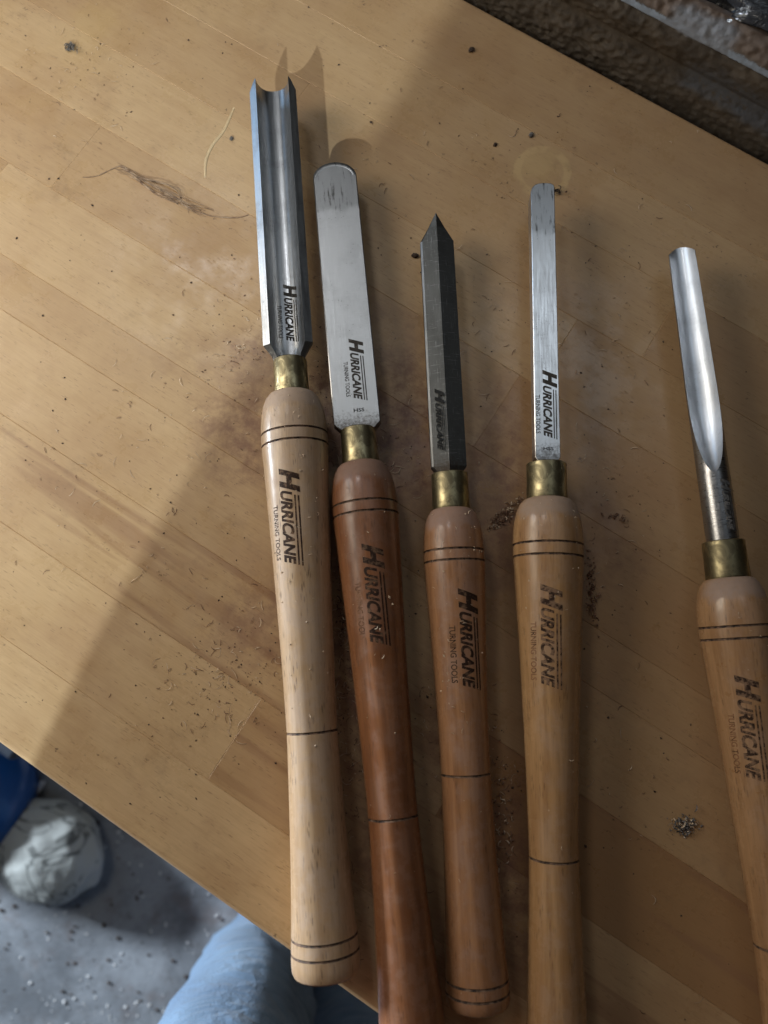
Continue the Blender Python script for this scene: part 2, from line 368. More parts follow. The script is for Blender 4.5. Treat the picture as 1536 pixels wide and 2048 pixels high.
# dark crumpled sheeting on the ledge (top right corner)
def blobmesh(name, cx, r, amp, freq, seed, sub=4, flat=0.0, ridged=False):
    bm = bmesh.new(); bmesh.ops.create_icosphere(bm, subdivisions=sub, radius=1)
    for v in bm.verts:
        d = noise.noise(v.co*freq+Vector((seed, seed*2, 0))); d2 = noise.noise(v.co*freq*2.6+Vector((0, seed, seed)))
        if ridged: d = 1-2*abs(d); d2 = 1-2*abs(d2)
        k = 1+amp*(d+.5*d2); p = v.co*k; v.co = Vector((p.x*r[0], p.y*r[1], p.z*r[2]))
        if v.co.z < -r[2]*(1-flat): v.co.z = -r[2]*(1-flat)
    me = bpy.data.meshes.new(name); bm.to_mesh(me); bm.free(); return me
k = N('black_film'); k.inp('Base Color', (.035, .036, .04, 1)); k.inp('Roughness', k.mr(k.noise(k.obj(), 70, 4), .3, .7, .12, .34)); k.inp('Normal', k.bump(k.noise(k.obj(), 130, 4, .6, 1.), .6, .003)); M_FILM = k.m
me = blobmesh('crumpled_film', 0, (.085, .026, .016), .34, 2.6, 4.2, 5, .25, True)
o = put('crumpled_film', me, M_FILM, None, True); o.location = bench(20, 405, 40); o.rotation_euler = (0, 0, TH)
tag(o, 'crumpled glossy black film lying on the wall ledge in the corner', 'plastic film')

# ------------------------------------------------------------------ lettering
def text2d(body, bold=0.):
    cu = bpy.data.curves.new('t', 'FONT'); cu.body = body; cu.size = 1; cu.offset = bold; cu.resolution_u = 4
    o = bpy.data.objects.new('t', cu); COL.objects.link(o); bpy.context.view_layer.update()
    me = o.evaluated_get(bpy.context.evaluated_depsgraph_get()).to_mesh()
    vs = [(v.co.x, v.co.y) for v in me.vertices]; fs = [tuple(p.vertices) for p in me.polygons]
    o.evaluated_get(bpy.context.evaluated_depsgraph_get()).to_mesh_clear()
    bpy.data.objects.remove(o); bpy.data.curves.remove(cu); return vs, fs
def fit(t, x0, x1, y0, y1, shear=0.):
    vs, fs = t; xs = [v[0] for v in vs]; ys = [v[1] for v in vs]
    a, b, c, d = min(xs), max(xs), min(ys), max(ys)
    out = []
    for x, y in vs:
        yy = y0+(y-c)/(d-c)*(y1-y0); out.append((x0+(x-a)/(b-a)*(x1-x0)+(yy-y0)*shear, yy))
    return out, fs
def join2(parts):
    vs, fs = [], []
    for v, f in parts:
        o = len(vs); vs += v; fs += [tuple(i+o for i in q) for q in f]
    return vs, fs
def rect(x0, x1, y0, y1): return [(x0, y0), (x1, y0), (x1, y1), (x0, y1)], [(0, 1, 2, 3)]
T_H = text2d('H', .062); T_U = text2d('URRICANE', .042); T_T = text2d('TURNING TOOLS', .014); T_S = text2d('HSS', .02)
def logo(tt=True):
    p = [fit(T_H, 0, .19, 0, .215, .36), fit(T_U, .222, .955, 0, .132, .30), rect(.290, 1.0, .150, .166), rect(.298, 1.012, .186, .202)]
    if tt: p.append(fit(T_T, .37, .93, -.108, -.044))
    return join2(p)
def flat_words(name, t, L, place, m, parent, ny=8):
    """cut the letters into strips, then map (x, y) mm through place() on to the surface"""
    vs, fs = t; bm = bmesh.new(); bv = [bm.verts.new((x*L, y*L, 0)) for x, y in vs]
    for f in fs:
        try: bm.faces.new([bv[i] for i in f])
        except ValueError: pass
    ys = [v.co.y for v in bm.verts]; a, b = min(ys), max(ys)
    for i in range(1, ny):
        bmesh.ops.bisect_plane(bm, geom=bm.verts[:]+bm.edges[:]+bm.faces[:], plane_co=(0, a+(b-a)*i/ny, 0), plane_no=(0, 1, 0))
    xs = [v.co.x for v in bm.verts]; a, b = min(xs), max(xs)
    for i in range(1, 14):
        bmesh.ops.bisect_plane(bm, geom=bm.verts[:]+bm.edges[:]+bm.faces[:], plane_co=(a+(b-a)*i/14, 0, 0), plane_no=(1, 0, 0))
    for v in bm.verts: v.co = Vector(place(v.co.x, v.co.y))*MM
    me = bpy.data.meshes.new(name); bm.to_mesh(me); bm.free()
    up = sum(p.normal.z*p.area for p in me.polygons)
    if up < 0: me.flip_normals()
    return put(name, me, m, parent)

# ------------------------------------------------------------------ tools (local: +Y to the tip, -Y down the handle, origin at the front of the handle on the axis; mm)
P1 = [(0, 9.4), (1.0, 11.6), (3.2, 13.4), (7, 15.0), (12, 16.1), (17, 16.6), (22.4, 16.8), (28.4, 16.75), (36, 16.35), (50, 15.75), (65, 15.1), (80.6, 14.45), (105, 13.5), (130, 12.7), (150, 12.2), (166.2, 12.0),
      (185, 12.3), (205, 12.8), (229, 13.6), (245, 14.4), (253.7, 14.9), (259.8, 15.3), (264, 15.5), (267, 15.35), (268.8, 14.6), (269.8, 13.2), (270, 11.0)]
def interp(tab, x):
    if x <= tab[0][0]: return tab[0][1]
    for (a, b), (c, d) in zip(tab[:-1], tab[1:]):
        if x <= c:
            t = (x-a)/(c-a) if c > a else 0; return b+(d-b)*t
    return tab[-1][1]
def handle_profile(rs, rw, rb, r3, length):
    out = []
    for s, r in P1:
        if s <= 166.2: q = s if s <= 30 else 30+(s-30)*(r3-30)/(166.2-30)
        else: q = r3+(s-166.2)*(length-r3)/(270-166.2)
        if s <= 22.4: k = rs/16.8
        elif s <= 166.2: t = (s-22.4)/143.8; k = (rs/16.8)*(1-t)+(rw/12.0)*t
        else: t = min(1, (s-166.2)/98); k = (rw/12.0)*(1-t)+(rb/15.5)*t
        out.append((q, r*k))
    return out
def smooth_tab(tab):      # Catmull-Rom resample so the turning is smooth
    out = []
    for i in range(len(tab)-1):
        p0 = tab[max(i-1, 0)]; p1 = tab[i]; p2 = tab[i+1]; p3 = tab[min(i+2, len(tab)-1)]
        n = max(1, int((p2[0]-p1[0])/3))
        for k in range(n):
            t = k/n
            if p2[0]-p1[0] < 2.1: out.append((p1[0]+(p2[0]-p1[0])*t, p1[1]+(p2[1]-p1[1])*t)); continue
            m1 = (p2[1]-p0[1])/(p2[0]-p0[0])*(p2[0]-p1[0]); m2 = (p3[1]-p1[1])/(p3[0]-p1[0])*(p2[0]-p1[0])
            h = (2*t**3-3*t*t+1)*p1[1]+(t**3-2*t*t+t)*m1+(-2*t**3+3*t*t)*p2[1]+(t**3-t*t)*m2
            out.append((p1[0]+(p2[0]-p1[0])*t, h))
    out.append(tab[-1]); return out
SEG = 72
def make_handle(root, prof, rings, mat):
    tab = smooth_tab(prof); L = prof[-1][0]
    ss = [(s, r, 0) for s, r in tab if not any(abs(s-g) < 1.3 for g in rings)]
    for g in rings:
        r = interp(tab, g)
        for ds, dr in ((-1.0, 0), (-.55, 0), (-.3, -.42), (0, -.55), (.3, -.42), (.55, 0), (1.0, 0)):
            ss.append((g+ds, interp(tab, g+ds)+dr, 1 if abs(ds) < .6 else 0))
    ss.sort()
    secs = [[(r*math.sin(2*math.pi*j/SEG)*MM, -s*MM, r*math.cos(2*math.pi*j/SEG)*MM) for j in range(SEG)] for s, r, _ in ss]
    vs, fs = loft(secs); me = mesh('handle', vs, fs); fix_normals(me)
    o = put('handle', me, [mat, M_BURN], root)
    for i in range(len(ss)-1):
        if ss[i][2] and ss[i+1][2]:
            for j in range(SEG): me.polygons[i*SEG+j].material_index = 1
    sharp(me, 28); return o, tab
def make_ferrule(root, r0, r1, y0=17.9):
    """brass tube from y=0 (handle) to y=y0 (blade), rolled lip"""
    pr = [(-.6, r0-.1), (0, r0), (.5, r0+.05), (y0*.5, (r0+r1)/2-.12), (y0-1.2, r1), (y0-.4, r1-.05), (y0, r1-.45), (y0-.1, r1-1.2), (y0-1.0, r1-1.5), (y0-1.4, 2.)]
    secs = [[(r*math.sin(2*math.pi*j/56)*MM, y*MM, r*math.cos(2*math.pi*j/56)*MM) for j in range(56)] for y, r in pr]
    vs, fs = loft(secs, cap0=False); me = mesh('ferrule', vs, fs); fix_normals(me); sharp(me, 40)
    return put('ferrule', me, M_BRASS, root)
def put_blade(root, vs, fs, mat, deg=30):
    me = mesh('blade', [Vector(v)*MM for v in vs], fs); fix_normals(me); sharp(me, deg)
    return put('blade', me, mat, root)
def outline_blade(top, bot, zt, zb, chamf=.35):
    """flat bar: top outline, matching bottom outline, small edge chamfer"""
    def inset(o, d):
        n = len(o); out = []
        for i in range(n):
            a = Vector(o[i-1]); b = Vector(o[i]); c = Vector(o[(i+1) % n])
            t = ((b-a).normalized()+(c-b).normalized())
            if t.length < 1e-6: t = (c-b)
            t.normalize(); nn = Vector((-t.y, t.x)); out.append(b+nn*d)
        return out
    A = [(p[0], p[1], zt) for p in inset(top, chamf)]; B = [(p[0], p[1], zt-chamf*.7) for p in top]; C = [(p[0], p[1], zb) for p in bot]
    return loft([A, B, C])

def tool(front, ang, name, label, prof, rings, wood, fr, group='woodturning tools on the bench', dip=0.):
    rs = max(r for s, r in prof if s < 40); rb = max(r for s, r in prof if s > 180); L = prof[-1][0]
    pitch = math.atan2(rs-rb, L-28)
    zf = rs + 22.4*math.sin(pitch)
    root = empty(name, (front[0]*MM, front[1]*MM, ZT+zf*MM+.0002))
    root.rotation_euler = (pitch-R(dip), 0, R(ang))
    tag(root, label, 'chisel', group)
    h, tab = make_handle(root, prof, rings, wood); make_ferrule(root, *fr)
    return root, h, tab
def brand(h, tab, s0, y0, L, m, tt=True, m2=None):
    def place(x, y):
        s = s0+x; r = interp(tab, s)+.06; a = (y0+y)/r
        return (r*math.sin(a), -s, r*math.cos(a))
    flat_words('lettering', logo(False), L, place, m, h)
    if tt: flat_words('lettering', fit(T_T, .37, .93, -.108, -.044), L, place, m2 or m, h, 3)

BEECH = mat_handle('pale_beech', (.58, .405, .25), (.45, .29, .16), 1.0, .8, .42, (.45, .335, .255))
CHERRY = mat_handle('red_stained_beech', (.31, .128, .052), (.19, .072, .029), .45, .45, .36, (.27, .165, .12))
MIDW = mat_handle('brown_beech', (.43, .215, .10), (.29, .132, .058), .75, .5, .34, (.34, .215, .16))
HONEY = mat_handle('honey_beech', (.50, .29, .13), (.365, .19, .078), .5, .5, .34, (.38, .27, .20))
TAN = mat_handle('tan_beech', (.48, .27, .128), (.36, .19, .085), .45, .5, .32, (.36, .25, .19))
INK = mat_print('branded_ink', (.032, .016, .010), (.17, .10, .06), .57)
INKW = mat_print('worn_branded_ink', (.034, .017, .011), (.25, .15, .09), .50, 420)
FAINT = mat_print('faint_brand', (.10, .045, .024), (.25, .12, .06), .48, 260)
ETCH = mat_print('laser_etch', (.055, .048, .042), (.12, .11, .10), .58)
ETCHD = mat_print('dark_etch', (.018, .018, .018), (.035, .034, .032), .55)

# --- roughing gouge
S_G = mat_steel('gouge_steel', (.40, .41, .42), .30, stain=.45)
t1, h1, tab1 = tool((-46.9, 133.3), 4.6, 'roughing_gouge', 'wide U-channel roughing gouge with pale dusty beech handle, the leftmost tool',
                    handle_profile(16.7, 11.9, 15.4, 166.2, 270), [22.4, 28.4, 166.2, 253.7, 259.8], BEECH, (8.9, 8.6))
def gouge_sec(y, kx, kz, tipk=0., yb=0.):
    ri = 8.9; NA = 22
    inner = []
    for i in range(NA+1):
        a = math.pi*i/NA; x = -math.cos(a); z = -math.sin(a)
        xx = math.copysign(abs(x)**.8, x)*ri; zz = 7.2+z*11.0
        inner.append((xx, zz))
    outer = []
    for i in range(NA+1):
        a = math.pi*i/NA; x = math.cos(a); z = -math.sin(a)
        xo = math.copysign(abs(x)**.72, x)*12.6; zo = 5.3+z*12.4
        # the outside bevel at the cutting edge closes on the channel
        xi, zi = inner[NA-i]
        xo = xo+(xi*1.02-xo)*tipk; zo = zo+((zi-.25)-zo)*tipk
        outer.append((xo, zo))
    pts = inner+outer
    return [(x*kx, y + yb*max(0, (7.2-z)/10.), z*kz) for x, z in pts]
secs = [gouge_sec(179.1, 1, 1, .93, .4), gouge_sec(177, 1, 1, .6, .3), gouge_sec(172, 1, 1, 0, 0)]
secs += [gouge_sec(y, 1, 1) for y in (150, 120, 90, 60, 40, 28, 24.8)] + [gouge_sec(19.4, .70, .72), gouge_sec(16.5, .62, .62)]
bl = put_blade(t1, *loft(secs), S_G, 28)
def groove_z(x): return 7.2-11.0*math.sqrt(max(0, 1-(abs(x)/8.9)**(2/.8)))+.08
flat_words('lettering', logo(False), 33, lambda x, y: (y-1.6, 62.5-x, groove_z(y-1.6)), ETCH, bl)
flat_words('lettering', fit(T_T, .37, .93, -.108, -.044), 33, lambda x, y: (y-1.6, 62.5-x, groove_z(y-1.6)), ETCH, bl, 3)
brand(h1, tab1, 42.5, -7.4, 47, INK, True, INK)

# --- round-nose scraper
S_R = mat_steel('scraper_steel', (.58, .585, .585), .34, stain=.22, dirt_y=(.0185, .1707))
t2, h2, tab2 = tool((-11.5, 96.5), 5.4, 'round_nose_scraper', 'flat round-nosed scraper with red-brown stained handle, second from the left',
                    handle_profile(16.3, 11.3, 15.2, 166.4, 270), [22.0, 27.4, 166.4, 253.7, 259.8], CHERRY, (9.2, 8.9), dip=1.5)
W = 11.8
arc = [(W*math.cos(a), 161.5+9.2*math.sin(a)) for a in [math.pi*i/28 for i in range(29)]]
top = [(-6.5, 16.6), (-6.5, 17.2), (-9.0, 17.8), (-W, 20.6)]
top = [(6.5, 16.6), (8.8, 17.6), (W, 20.6), (W, 60), (W, 110)] + arc + [(-W, 110), (-W, 60), (-W, 20.6), (-8.8, 17.6), (-6.5, 16.6)]
bot = [(x, y if y < 150 else 150+(y-150)*.80) for x, y in top]
vs, fs = outline_blade(top, bot, 3.0, -3.0, .5)
bl = put_blade(t2, vs, fs, S_R)
flat_words('lettering', logo(), 34, lambda x, y: (y-.6, 66.5-x, 3.06), ETCH, bl, 2)
flat_words('lettering', fit(T_S, 0, 1, 0, .36), 5.4, lambda x, y: (x-1.2, 26.4+y, 3.06), ETCHD, bl, 2)
# ground burr along the nose
lip = [((W-.2)*math.cos(a), 161.5+9.0*math.sin(a)) for a in [math.pi*(i+1.5)/31 for i in range(29)]]
li2 = [((W-2.0)*math.cos(a), 160.8+7.4*math.sin(a)) for a in [math.pi*(i+1.5)/31 for i in range(29)]]
lv = [(x, y, 2.95) for x, y in lip] + [(x*.995, y-.3, 3.5) for x, y in lip] + [(x, y, 3.02) for x, y in li2]
lf = [(j+k*29, j+1+k*29, j+30+k*29, j+29+k*29) for k in range(2) for j in range(28)]
me = mesh('burr', [Vector(v)*MM for v in lv], lf); fix_normals(me); put('burr', me, S_R, bl, True)
brand(h2, tab2, 43, -3.2, 47.5, INK, True, FAINT)

# --- diamond point tool
S_N = mat_steel('bright_steel', (.78, .78, .78), .30, stain=.12, dirt_y=(.0195, .1716))
S_D = mat_steel('dark_steel', (.11, .11, .105), .46, stain=.3, dirt_y=(.019, .30))
t3, h3, tab3 = tool((33.4, 73.7), 2.08, 'diamond_point_tool', 'dark spear-pointed blade with short brown handle, middle tool of the five',
                    handle_profile(14.9, 11.5, 14.2, 125.1, 222.8), [21.5, 26.8, 125.1, 211.3, 216.2], MIDW, (9.3, 9.2))
def dia_sec(y, w, ky=1., z0=1.5, xr=0.):
    return [(-w, y, z0-ky*.8), (-w*.89, y, z0+ky*.15), (xr, y, z0+ky*2.6), (w, y, z0-ky*.2), (w, y, z0-ky*5.2), (xr, y, z0-ky*6.8), (-w, y, z0-ky*5.2)]
secs = [dia_sec(160.1, .12, .12, 3.6), dia_sec(152.5, 4.4, .75, 1.95), dia_sec(144.8, 8.8, 1.)] + [dia_sec(y, 8.8) for y in (120, 90, 60, 40, 21.5)] + [dia_sec(18.2, 6.2, .9), dia_sec(16.6, 5.6, .9)]
bl = put_blade(t3, *loft(secs), S_D, 8); bl.data.materials.append(S_G)
for i, p in enumerate(bl.data.polygons):
    if i < (len(secs)-1)*7 and i % 7 == 0 and i//7 >= 2: p.material_index = 1
flat_words('lettering', logo(False), 33, lambda x, y: (-5.6+y*.62, 62-x, 3.72-1.9*(abs(-5.6+y*.62)-3.)/6.+.42), ETCHD, bl, 2)
brand(h3, tab3, 40.5, -.4, 46.5, INK, True, INK)

# --- narrow flat scraper
t4, h4, tab4 = tool((80.6, 78.3), -1.25, 'narrow_scraper', 'narrow bright flat-bar scraper with honey-coloured handle, second from the right',
                    handle_profile(17.0, 11.1, 14.8, 165.9, 270), [23.3, 29.2, 165.9, 253.7, 259.8], HONEY, (10.0, 9.9))
W = 6.25
nose = [(W, 168.6), (W*.95, 170.0), (W*.72, 170.8), (W*.3, 171.1), (-W*.25, 170.8), (-W*.65, 169.9), (-W*.9, 168.0), (-W, 165.8)]
top = [(4.4, 16.6), (4.6, 18.2), (W, 20.4), (W, 60), (W, 110)] + nose + [(-W, 110), (-W, 60), (-W, 20.4), (-4.6, 18.2), (-4.4, 16.6)]
bot = [(x, y if y < 150 else 150+(y-150)*.85) for x, y in top]
vs, fs = outline_blade(top, bot, 3.8, -3.8, .3)
bl = put_blade(t4, vs, fs, S_N)
flat_words('lettering', logo(), 36, lambda x, y: (y*.94-1.9, 66-x, 3.86), ETCH, bl, 2)
flat_words('lettering', fit(T_S, 0, 1, 0, .32), 5.0, lambda x, y: (x-2.1, 24.0+y, 3.86), ETCHD, bl, 2)
brand(h4, tab4, 43.2, -7.2, 47.5, INKW, True, FAINT)

# --- spindle gouge
S_S = mat_steel('flute_steel', (.76, .79, .83), .38, stain=.3)
S_K = mat_steel('rod_steel', (.36, .36, .365), .27, brushed=(60, 500, 60), stain=.4)
t5, h5, tab5 = tool((166.9, 39.3), 3.25, 'spindle_gouge', 'slim round-bar spindle gouge with bright flute, the rightmost tool',
                    handle_profile(16.6, 11.1, 15.0, 163.2, 270), [23.3, 29.0, 163.2, 253.7, 259.8], TAN, (10.2, 9.9))
ROLL = R(19)      # the flute is turned a little to the left
def sp_sec(y, tipk=0., nose=0.):
    Rr = 7.6 if y < 95 else 7.6-(y-95)/80*1.0
    if y > 88: w = Rr*.955
    else: w = Rr*.955*math.sqrt(max(0., 1-((88-y)/36.5)**2)) if y > 51.5 else 0.
    w = max(w, .02); a0 = math.asin(min(1, w/Rr)); ze = Rr*math.cos(a0); NO, NF = 30, 14; pts = []
    dep = 4.4*min(1, w/6.)**1.3 if w > .05 else 0
    for i in range(NO+1):
        a = a0+(2*math.pi-2*a0)*i/NO; x, z = Rr*math.sin(a), Rr*math.cos(a)
        if tipk: z = z+(ze-dep*(1-min(1, abs(x)/w)**2)-.3-z)*tipk*.92
        pts.append((x, y-nose*min(1, abs(x)/w)**2, z))
    for i in range(1, NF):
        q = -1+2*i/NF; x = w*q; bulge = math.sqrt(max(0, Rr*Rr-x*x))-ze if w < 1 else 0
        pts.append((x, y-nose*q*q, ze-dep*(1-q*q)+(bulge if dep == 0 else 0)))
    c, sn = math.cos(ROLL), math.sin(ROLL)
    return [(x*c-z*sn, yy, x*sn+z*c) for x, yy, z in pts]
secs = [sp_sec(176.5, 1., 5.), sp_sec(174., .6, 4.6), sp_sec(168, 0, 2.)] + [sp_sec(y) for y in (155, 130, 110, 95, 88, 82, 76, 70, 65, 61, 58, 55.5, 53.6, 52.4, 51.7, 51.2)] + [sp_sec(y) for y in (45, 30, 16.6)]
vs, fs = loft(secs); bl = put_blade(t5, vs, fs, S_K, 34); bl.data.materials.append(S_S)
nn = len(secs[0])
for i, p in enumerate(bl.data.polygons):
    if i < (len(secs)-1)*nn and i % nn >= 30 and i//nn < 18: p.material_index = 1
flat_words('lettering', logo(False), 26, lambda x, y: (7.66*math.sin((y-.6)/7.66), 48-x, 7.66*math.cos((y-.6)/7.66)), mat_print('pale_etch', (.22, .21, .20), (.10, .10, .10), .5), bl, 6)
brand(h5, tab5, 45.2, -10.2, 47, INKW, True, FAINT)

# ------------------------------------------------------------------ debris on the bench
def px(x, y, h=0.):          # a spot on the bench top given as seen in the photograph -> metres
    cx = (x-768)/1500; cy = -(y-1024)/1500; t = R(11.2)
    yy = cy*math.cos(t)+math.sin(t); zz = cy*math.sin(t)-math.cos(t); k = (h-H)/zz
    return Vector((cx*k, yy*k, ZT+h))
M_DARK = mat_plain('dark_crumb', (.035, .022, .015), (.10, .065, .045), 300, .85)
M_PALE = mat_plain('pale_shaving', (.52, .38, .25), (.70, .56, .40), 300, .7)
M_BROWN = mat_plain('brown_shaving', (.16, .085, .05), (.30, .18, .11), 300, .8)
M_GREY = mat_plain('grey_lint', (.075, .068, .062), (.22, .20, .185), 400, .9)
def on_bench(p):
    v = p.x*V.x+p.y*V.y; return -.132 < v < .350
def under_tool(p):
    for (fx, fy), ang in (((-46.9, 133.3), 4.76), ((-11.8, 96.5), 4.93), ((33.4, 73.7), 2.08), ((81.2, 78.3), -1.65), ((166.3, 39.3), 2.47)):
        d = Vector((math.sin(R(ang)), -math.cos(R(ang)))); q = Vector((p.x-fx*MM, p.y-fy*MM)); s = q.dot(d); x = abs(q.x*d.y-q.y*d.x)
        if -.0 < s < .27 and x < .0105: return True
    return False
def crumb(vs, fs, c, r, flat=.6):
    b = len(vs); q = [Vector((random.uniform(-1, 1), random.uniform(-1, 1), random.uniform(-1, 1))).normalized() for _ in range(3)]
    base = [(1, 0, 0), (-1, 0, 0), (0, 1, 0), (0, -1, 0), (0, 0, 1), (0, 0, -1)]; a = random.uniform(0, 6.28); st = random.uniform(.6, 1.9)
    for p in base:
        k = r*random.uniform(.6, 1.25); x, y, z = p[0]*k*st, p[1]*k, p[2]*k*flat
        vs.append((c.x+x*math.cos(a)-y*math.sin(a), c.y+x*math.sin(a)+y*math.cos(a), c.z+r*flat*.8+z))
    for f in ((0, 2, 4), (2, 1, 4), (1, 3, 4), (3, 0, 4), (2, 0, 5), (1, 2, 5), (3, 1, 5), (0, 3, 5)): fs.append(tuple(b+i for i in f))
def curl(vs, fs, c, length, wid, turns, lift):
    """one thin curled shaving"""
    b = len(vs); n = 7; a0 = random.uniform(0, 6.28); p = Vector(c); ang = a0
    for i in range(n):
        t = i/(n-1); wv = wid*(.35+.65*math.sin(math.pi*(.12+.76*t))); nx, ny = -math.sin(ang), math.cos(ang)
        z = p.z+.00015+lift*math.sin(math.pi*t)
        vs.append((p.x+nx*wv, p.y+ny*wv, z)); vs.append((p.x-nx*wv, p.y-ny*wv, z+wid*.7))
        p = p+Vector((math.cos(ang), math.sin(ang), 0))*(length/(n-1)); ang += turns/(n-1)
    for i in range(n-1): fs.append((b+2*i, b+2*i+1, b+2*i+3, b+2*i+2))
clusters = [((470, 1290), 60, 70, 1.), ((690, 1330), 22, 120, 1.6), ((450, 1400), 70, 60, .9), ((700, 1560), 30, 140, .9), ((1000, 1620), 26, 110, 1.), ((860, 1400), 20, 140, .6), ((760, 900), 60, 60, 1.2),
            ((360, 900), 140, 120, .7), ((180, 130), 90, 70, .7), ((800, 250), 150, 130, .5), ((960, 620), 60, 160, .7), ((1240, 1000), 60, 240, .8), ((1230, 600), 70, 200, .5), ((120, 1000), 140, 160, .4), ((1270, 1650), 80, 160, .25), ((640, 760), 30, 60, .9), ((480, 700), 50, 60, .8)]
dv, df, pv, pf, bv2, bf2 = [], [], [], [], [], []
for (c, sx, sy, wgt) in clusters:
    for _ in range(int(150*wgt)):
        p = px(random.gauss(c[0], sx), random.gauss(c[1], sy))
        if not on_bench(p) or under_tool(p): continue
        r = random.choice((.00016, .00022, .0003, .00042)); q = random.random()
        if q < .42: crumb(dv, df, p, r)
        elif q < .62: crumb(bv2, bf2, p, r)
        elif q < .86: curl(pv, pf, p, random.choice((.0012, .002, .003, .0055)), .00014, random.uniform(-2.6, 2.6), random.uniform(.0001, .0009))
        else: curl(bv2, bf2, p, random.uniform(.0012, .0044), .00016, random.uniform(-2.6, 2.6), .0004)
for _ in range(260):
    p = px(random.uniform(-40, 1580), random.uniform(-20, 2050))
    if on_bench(p) and not under_tool(p): crumb(dv, df, p, random.choice((.0002, .0003, .0004, .0006)))
for rt, tb, n_ in ((t1, tab1, 70), (t2, tab2, 26), (t3, tab3, 60), (t4, tab4, 30), (t5, tab5, 20)):
    mw = Matrix.Translation(rt.location) @ rt.rotation_euler.to_matrix().to_4x4()
    for _ in range(n_):
        s_ = abs(random.gauss(0, 90)); a_ = random.uniform(-1.0, 1.0)
        if s_ > 215: continue
        r_ = interp(tb, s_)+.02; p = mw @ (Vector((r_*math.sin(a_), -s_, r_*math.cos(a_)))*MM)
        if random.random() < .5: crumb(pv, pf, p, random.choice((.00015, .0002, .0003, .0005)))
        else: curl(pv, pf, p, random.uniform(.0008, .0024), .00012, random.uniform(-2.6, 2.6), .0003)
for n_, v_, f_, m_, lab in (('dark_specks', dv, df, M_DARK, 'scattered dark crumbs of grit across the bench top'), ('pale_sawdust', pv, pf, M_PALE, 'scattered pale curled bits of sawdust across the bench top'), ('brown_sawdust', bv2, bf2, M_BROWN, 'scattered brown sawdust grains across the bench top')):
    tag(put(n_, mesh(n_, v_, f_), m_), lab, 'sawdust', kind='stuff')

def pile(name, c, n, sx, sy, m, label, cat='shavings', big=1., rot=0, mix=None):
    vs, fs = [], []; o = px(*c)
    for _ in range(int(n*2.2)):
        x, y = random.gauss(0, sx), random.gauss(0, sy); p = Vector((x*math.cos(rot)-y*math.sin(rot), x*math.sin(rot)+y*math.cos(rot), abs(random.gauss(0, .0007))*big))
        if random.random() < .5: curl(vs, fs, p, random.choice((.0008, .0012, .002, .0035))*big, .0003*big, random.uniform(-4, 4), random.uniform(.0003, .0016)*big)
        else: crumb(vs, fs, p, random.choice((.0002, .0003, .0004, .0007))*big)
    ob = put(name, mesh(name, vs, fs), m); ob.location = o
    if mix:
        me = ob.data; me.materials.append(mix)
        for i, p in enumerate(me.polygons): p.material_index = 1 if (i//6) % 4 == 0 else 0
    return tag(ob, label, cat)
pile('shaving_clump', (1010, 1030), 70, .0075, .0018, M_BROWN, 'clump of brown shavings lying between the middle tool and the narrow scraper', rot=R(38), mix=M_PALE)
pile('shaving_clump', (1238, 1036), 16, .0038, .0008, M_BROWN, 'small dark shaving clump on bare bench right of the honey-coloured handle', rot=R(-12))
pile('shaving_clump', (1182, 1180), 46, .0012, .0085, M_BROWN, 'dark strip of dust crumbs along the right side of the honey-coloured handle')
pile('metal_swarf', (1368, 1652), 60, .0026, .0022, M_GREY, 'tangle of grey metal swarf in front of the rightmost handle', 'swarf', mix=M_PALE)
pile('chip_flake', (1112, 384), 12, .0020, .0007, M_DARK, 'small dark curl of waste beside the tip of the narrow scraper', 'chip')
pile('lint_ball', (141, 97), 26, .0016, .0014, M_GREY, 'small grey lint ball near the upper left of the bench', 'lint')
pile('shaving_clump', (690, 1190), 60, .0028, .012, M_BROWN, 'brown sawdust heap in the gap between the two left handles', mix=M_PALE)
pile('shaving_clump', (1000, 1640), 40, .0030, .018, M_BROWN, 'brown sawdust trail between the middle handle and the honey-coloured handle', mix=M_PALE)
def stone(name, c, r, m, label, cat):
    me = blobmesh(name, 0, (r, r*.75, r*.5), .35, 1.8, c[0]*.01, 3, .3); o = put(name, me, m, None, True); o.location = px(*c)+Vector((0, 0, r*.33)); o.rotation_euler = (0, 0, c[1]); tag(o, label, cat)
stone('grit_lump', (830, 512), .0019, M_DARK, 'round black grit lump at the left edge of the spear-pointed blade', 'grit')
stone('grit_lump', (1062, 271), .0017, M_GREY, 'dark grey stone chip on the bench above the narrow scraper', 'grit')
stone('grit_lump', (943, 101), .0019, M_DARK, 'dark crumb on the bench near the wall ledge, right of the long shadow', 'grit')
stone('grit_lump', (463, 278), .0014, M_GREY, 'small grey flake on the bench left of the wide gouge', 'grit')
stone('grit_lump', (742, 245), .0008, M_DARK, 'black dot of grit at the foot of the gouge shadow', 'grit')
stone('grit_lump', (990, 290), .0013, M_DARK, 'dark seed-like crumb on the bench up-left of the narrow scraper', 'grit')

